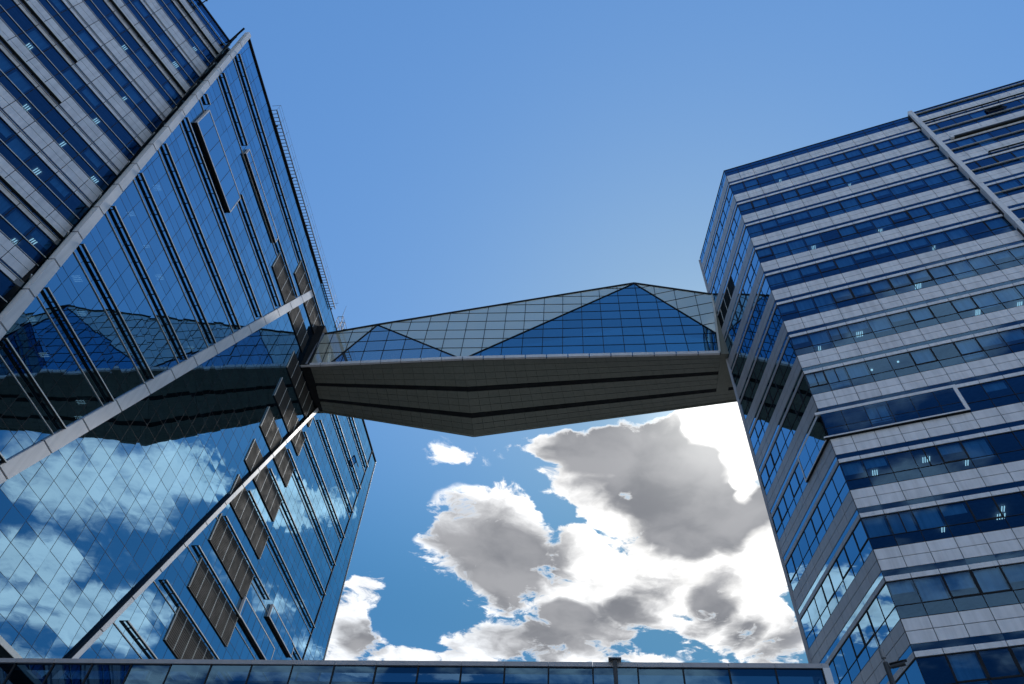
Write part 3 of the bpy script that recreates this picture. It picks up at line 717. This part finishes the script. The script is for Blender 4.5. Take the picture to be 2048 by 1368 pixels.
# facets as UV-gridded panes: split each triangle by planes of constant s and z
def s_of(p): return (p - bo).dot(bdir)
def cut3(poly, nrm, c):
    out = []
    for i in range(len(poly)):
        p, q = poly[i], poly[(i + 1) % len(poly)]; fp, fq = p.dot(nrm) - c, q.dot(nrm) - c
        if fp >= 0: out.append(p)
        if (fp > 0 and fq < 0) or (fp < 0 and fq > 0): out.append(p.lerp(q, fp / (fp - fq)))
    return out
def facet(tri, mat, name='glass_facet', MS=1.95, MZ=1.6):
    mb = MB(); mu = MB(); so_ = bo.dot(bdir)
    nrm = (tri[1] - tri[0]).cross(tri[2] - tri[0]).normalized()
    if nrm.y > 0: nrm = -nrm
    smin, smax = min(s_of(p) for p in tri), max(s_of(p) for p in tri)
    for i in range(int(math.floor(smin / MS)), int(math.floor(smax / MS)) + 1):
        p1 = cut3(cut3(list(tri), bdir, so_ + i * MS), -bdir, -(so_ + (i + 1) * MS))
        if len(p1) < 3: continue
        for j in range(-4, 12):
            z0, z1 = ZB + .35 + j * MZ, ZB + .35 + (j + 1) * MZ
            p2 = cut3(cut3(p1, V((0, 0, 1)), z0), V((0, 0, -1)), -z1)
            if len(p2) < 3: continue
            c = sum(p2, V()) / len(p2); tx, tz = random.gauss(0, .002), random.gauss(0, .002)
            mb.face([p + nrm * ((p - c).dot(bdir) * tx + (p.z - c.z) * tz) for p in p2])
            for a in range(len(p2)):
                pa, pb_ = p2[a], p2[(a + 1) % len(p2)]
                if (pa - pb_).length > .05: mu.bar(pa + nrm * .01, pb_ + nrm * .01, .055 if abs(pa.z - pb_.z) < .02 or abs(s_of(pa) - s_of(pb_)) < .02 else .09, .04, nrm)
    o = mb.build(name, mat, BR)
    if o: mu.build('mullion', M['mullion'], o)
bA = b_0.lerp(b_1, .17); rM = V(b_2).lerp(t_3, .36) + bn * .40 + V((0, 0, .06))
cl_ = b_0.lerp(b_1, .02)
def onto(p, a, b, c):
    """slide p square to the bridge until it lies in the plane abc"""
    n_ = (b - a).cross(c - a); return p + bn * ((a - p).dot(n_) / bn.dot(n_))
rM = onto(rM, b_1, b_2, t_2); t_0 = onto(t_0, cl_, bA, t_1)
facet([cl_, bA, t_1, t_0], M['glass_cloud_sheen'])
facet([bA, b_1, t_1], M['glass_bridge_sheen']); facet([t_1, b_1, t_2], M['glass_cloud_sheen'])
facet([b_1, b_2, rM, t_2], M['glass_bridge']); facet([t_2, rM, t_3], M['glass_cloud_sheen'])
ec = MB()
for a, b in ((t_0, t_1), (t_1, t_2), (t_2, t_3)): ec.bar(a + V((0, 0, .06)), b + V((0, 0, .06)), .18, .16)
for a, b in ((bA, t_1), (t_1, b_1), (b_1, t_2), (t_2, rM)): ec.bar(a - bn * .05, b - bn * .05, .07, .07)
ec.build('edge_profile', M['mullion'], BR)
fa = MB()
for a, b in ((b_0, b_1), (b_1, b_2)):
    n = max(1, int((b - a).length / 1.95))
    for i in range(n): p, q = a.lerp(b, i / n + .002), a.lerp(b, (i + 1) / n - .002); fa.bar(p - bn * .1 + V((0, 0, .06)), q - bn * .1 + V((0, 0, .06)), .22, .36)
fa.build('fascia', M['beam'], BR)
rb = MB(); rb.bar(b_2 - bn * .06 + V((0, 0, .2)), t_3 - bn * .06, .16, .16); rb.build('edge_trim', M['edge'], BR)
# soffit: two folded fields with panel joints and two dark grooves
def soffit(a0, a1, c1, c0):
    """near edge a0-a1, far edge c0-c1"""
    gr = [(0.0, .355), (.42, .70), (.765, 1.0)]
    P3 = lambda x, y: (a0.lerp(a1, x)).lerp(c0.lerp(c1, x), y)
    nrm = (a1 - a0).cross(c0 - a0).normalized()
    if nrm.z > 0: nrm = -nrm
    sb = MB(); n = int((a1 - a0).length / .95)
    for lo, hi in gr:
        rows = 3 if hi - lo < .3 else 4
        for r in range(rows):
            y0, y1 = lo + (hi - lo) * r / rows, lo + (hi - lo) * (r + 1) / rows
            for i in range(n):
                g_ = .012
                x0, x1 = (i + g_) / n, (i + 1 - g_) / n; e_ = .0022
                q = [P3(x0, y0 + e_), P3(x1, y0 + e_), P3(x1, y1 - e_), P3(x0, y1 - e_)]
                sb.hexa([p + nrm * .0 for p in q] + [p - nrm * .06 for p in q])
    sb.build('soffit_panels', M['soffit'], BR)
    gb = MB()
    for i in range(n):
        for r in range(6):
            q = [P3(i / n, r / 6), P3((i + 1) / n, r / 6), P3((i + 1) / n, (r + 1) / 6), P3(i / n, (r + 1) / 6)]; gb.hexa([p - nrm * .075 for p in q] + [p - nrm * .3 for p in q])
    gb.build('soffit_backing', M['soffit_joint'], BR)
    for lo, hi in ((.355, .42), (.70, .765)):
        g2 = MB()
        for i in range(n):
            x0, x1 = i / n, (i + 1) / n; q = [P3(x0, lo + .002), P3(x1, lo + .002), P3(x1, hi - .002), P3(x0, hi - .002)]; g2.hexa([p - nrm * .03 for p in q] + [p - nrm * .07 for p in q])
        g2.build('groove', M['groove'], BR)
soffit(b_0, b_1, f_1, f_0); soffit(b_1, b_2, f_2, f_1)
bkw = MB()
bkw.face([f_0, tf(t_0), tf(t_1), f_1]); bkw.face([f_1, tf(t_1), tf(t_2)]); bkw.face([f_1, tf(t_2), f_2]); bkw.face([f_2, tf(t_2), tf(t_3)]); bkw.build('far_glazing', M['glass_bridge'], BR)
fd_ = MB(); 
for a, b in ((f_0, f_1), (f_1, f_2)): fd_.bar(a, b, .14, .2)
fd_.build('lower_edge', M['soffit'], BR)
rf = MB(); rf.face([t_0, t_1, tf(t_1), tf(t_0)]); rf.face([t_1, t_2, tf(t_2), tf(t_1)]); rf.face([t_2, t_3, tf(t_3), tf(t_2)]); rf.build('roof', M['roof'], BR)
fl = MB(); a, b, c, d = b_0 + bn * .3, b_2 + bn * .3, f_2 - bn * .3, f_0 - bn * .3
for p in (c, d): p.z = ZB
fl.hexa([p + V((0, 0, .35)) for p in (a, b, c, d)] + [p + V((0, 0, .6)) for p in (a, b, c, d)]); fl.build('deck', M['interior'], BR)
# collars against the towers
cr_ = MB(); cr_.hexa([L.p(-.25, 54.0, .02), L.p(6.3, 54.0, .02), L.p(6.3, 54.0, .9), L.p(-.25, 54.0, .9), L.p(-.25, 60.2, .02), L.p(6.3, 60.2, .02), L.p(6.3, 60.2, .9), L.p(-.25, 60.2, .9)]); cr_.build('collar', M['groove'], BR)
pp = MB(); pp.tube(b_0 + bdir * .55 - bn * .15, t_0 + bdir * .35 - bn * .15, .16, .16, 12); pp.build('corner_pipe', M['steel'], BR)
cr_ = MB(); q = [b_2 + bdir * .05, V((19.93, 41.65, 54.04)), V((20.3, 38.0, 57.0)), V((20.3, 37.9, 58.0)), t_3]
x0, x1 = b_2 + bdir * .08, t_3 + bdir * .08
cr_.hexa([x0, x0 + bdir * 1.1, x0 + bdir * 1.1 + bn * 5, x0 + bn * 5, x1, x1 + bdir * .9, x1 + bdir * .9 + bn * 5, x1 + bn * 5]); cr_.build('collar', M['soffit'], BR)

# ============================================================ LOW GLASS BUILDING in front
LB = empty('low_glass_wall', (-3, 23.7, 0), 'low dark glass wall with grey coping running along the bottom of the view', 'wall')
az98 = math.radians(98.645)
LF = Frame((-16.98, 25.86), az98, (-.1503 * 1, -.9886))
ULB = -6.0; URB = 28.05; ZC = 13.6
cols = []; u = URB - .22
while u > ULB: cols.append(u); u -= 1.43
cols = cols[::-1]
for a, b in zip(cols[:-1], cols[1:]):
    g = MB(); pane(g, LF, apoly(a + .02, b - .02, 8.0, ZC - .15), -.02, .0035); pane(g, LF, apoly(a + .02, b - .02, 3.6, 7.96), -.02, .003)
    g.build('glass_panel', M['glass_low'], LB)
mu = MB()
for a in cols: mu.box(LF, a - .025, a + .025, 0, ZC - .15, -.10, .01)
mu.box(LF, ULB, URB - .22, 7.96, 8.0, -.1, .01); mu.box(LF, ULB, URB, 0, 3.6, -.25, -.03); mu.build('mullion', M['mullion'], LB)
cp = MB(); u = ULB
for a, b in zip([ULB] + cols[::1][1:], cols[1:] + [URB]):
    if b - a > .05: cp.box(LF, a + .004, b - .004, ZC - .15, ZC, -.5, .05)
cp.build('coping', M['panel_side'], LB)
ep = MB(); ep.box(LF, URB - .215, URB, 0, ZC - .155, -.5, .08); ep.build('end_post', M['beam'], LB)
dp = MB(); dp.box(LF, 21.33, 21.46, 0, ZC + .02, .101, .20); dpo = dp.build('downpipe', M['post'], LB)
dc = MB(); dc.box(LF, 21.19, 21.60, ZC + .021, ZC + .055, -.02, .26); dc.build('cap', M['steel'], dpo)
bk_ = MB(); bk_.box(LF, ULB, URB - .3, 0, ZC - .4, -8, -.6); bk_.build('inner_volume', M['interior'], LB)

# ============================================================ LAMP POST with camera, bottom right
lp = empty('camera_pole', (7.06, 12.09, 0), 'slim dark street pole with security camera and whip aerial, in front of the right tower', 'pole')
s = MB(); s.tube((7.06, 12.09, 0), (7.06, 12.09, 8.42), .085, .045, 14); s.build('pole', M['post'], lp)
s = MB(); s.tube((7.06, 12.09, 8.42), (7.06, 12.09, 8.50), .018, .018, 8); s.tube((7.06, 12.09, 8.50), (7.06, 12.09, 8.66), .042, .042, 14); s.tube((7.06, 12.09, 8.66), (7.06, 12.09, 8.69), .03, .012, 12)
s.build('radio_box', M['steel'], lp)
s = MB(); s.tube((7.06, 12.09, 8.68), (7.045, 12.09, 9.02), .010, .005, 8); s.tube((7.035, 12.09, 8.68), (7.02, 12.09, 9.0), .006, .003, 6); s.build('aerial', M['post'], lp)
s = MB(); s.bar((7.06, 12.09, 8.33), (7.15, 12.03, 8.33), .025); s.tube((7.12, 12.05, 8.33), (7.32, 11.93, 8.35), .035, .04, 12); s.bar((7.10, 12.06, 8.378), (7.36, 11.91, 8.40), .09, .012)
s.build('security_camera', M['post'], lp)

# canopy low on the left tower
cn = MB(); cn.box(L, -40, -4, 17.10, 17.22, .02, 1.18); co = cn.build('canopy', M['fin'], TL)
ce = MB(); ce.box(L, -40, -4, 17.05, 17.30, 1.181, 1.22); ce.build('canopy_fascia', M['edge'], co)

# ============================================================ GROUND
g = MB(); n = 24; R = 900
for i in range(n):
    for j in range(n):
        x0, x1 = -R + 2 * R * i / n, -R + 2 * R * (i + 1) / n; y0, y1 = -R + 2 * R * j / n, -R + 2 * R * (j + 1) / n
        g.face([(x0, y0, 0), (x1, y0, 0), (x1, y1, 0), (x0, y1, 0)])
me = bpy.data.meshes.new('ground'); me.from_pydata([tuple(v) for v in g.v], [], g.f); me.materials.append(M['ground'])
o = bpy.data.objects.new('ground', me); COL.objects.link(o); o['kind'] = 'structure'
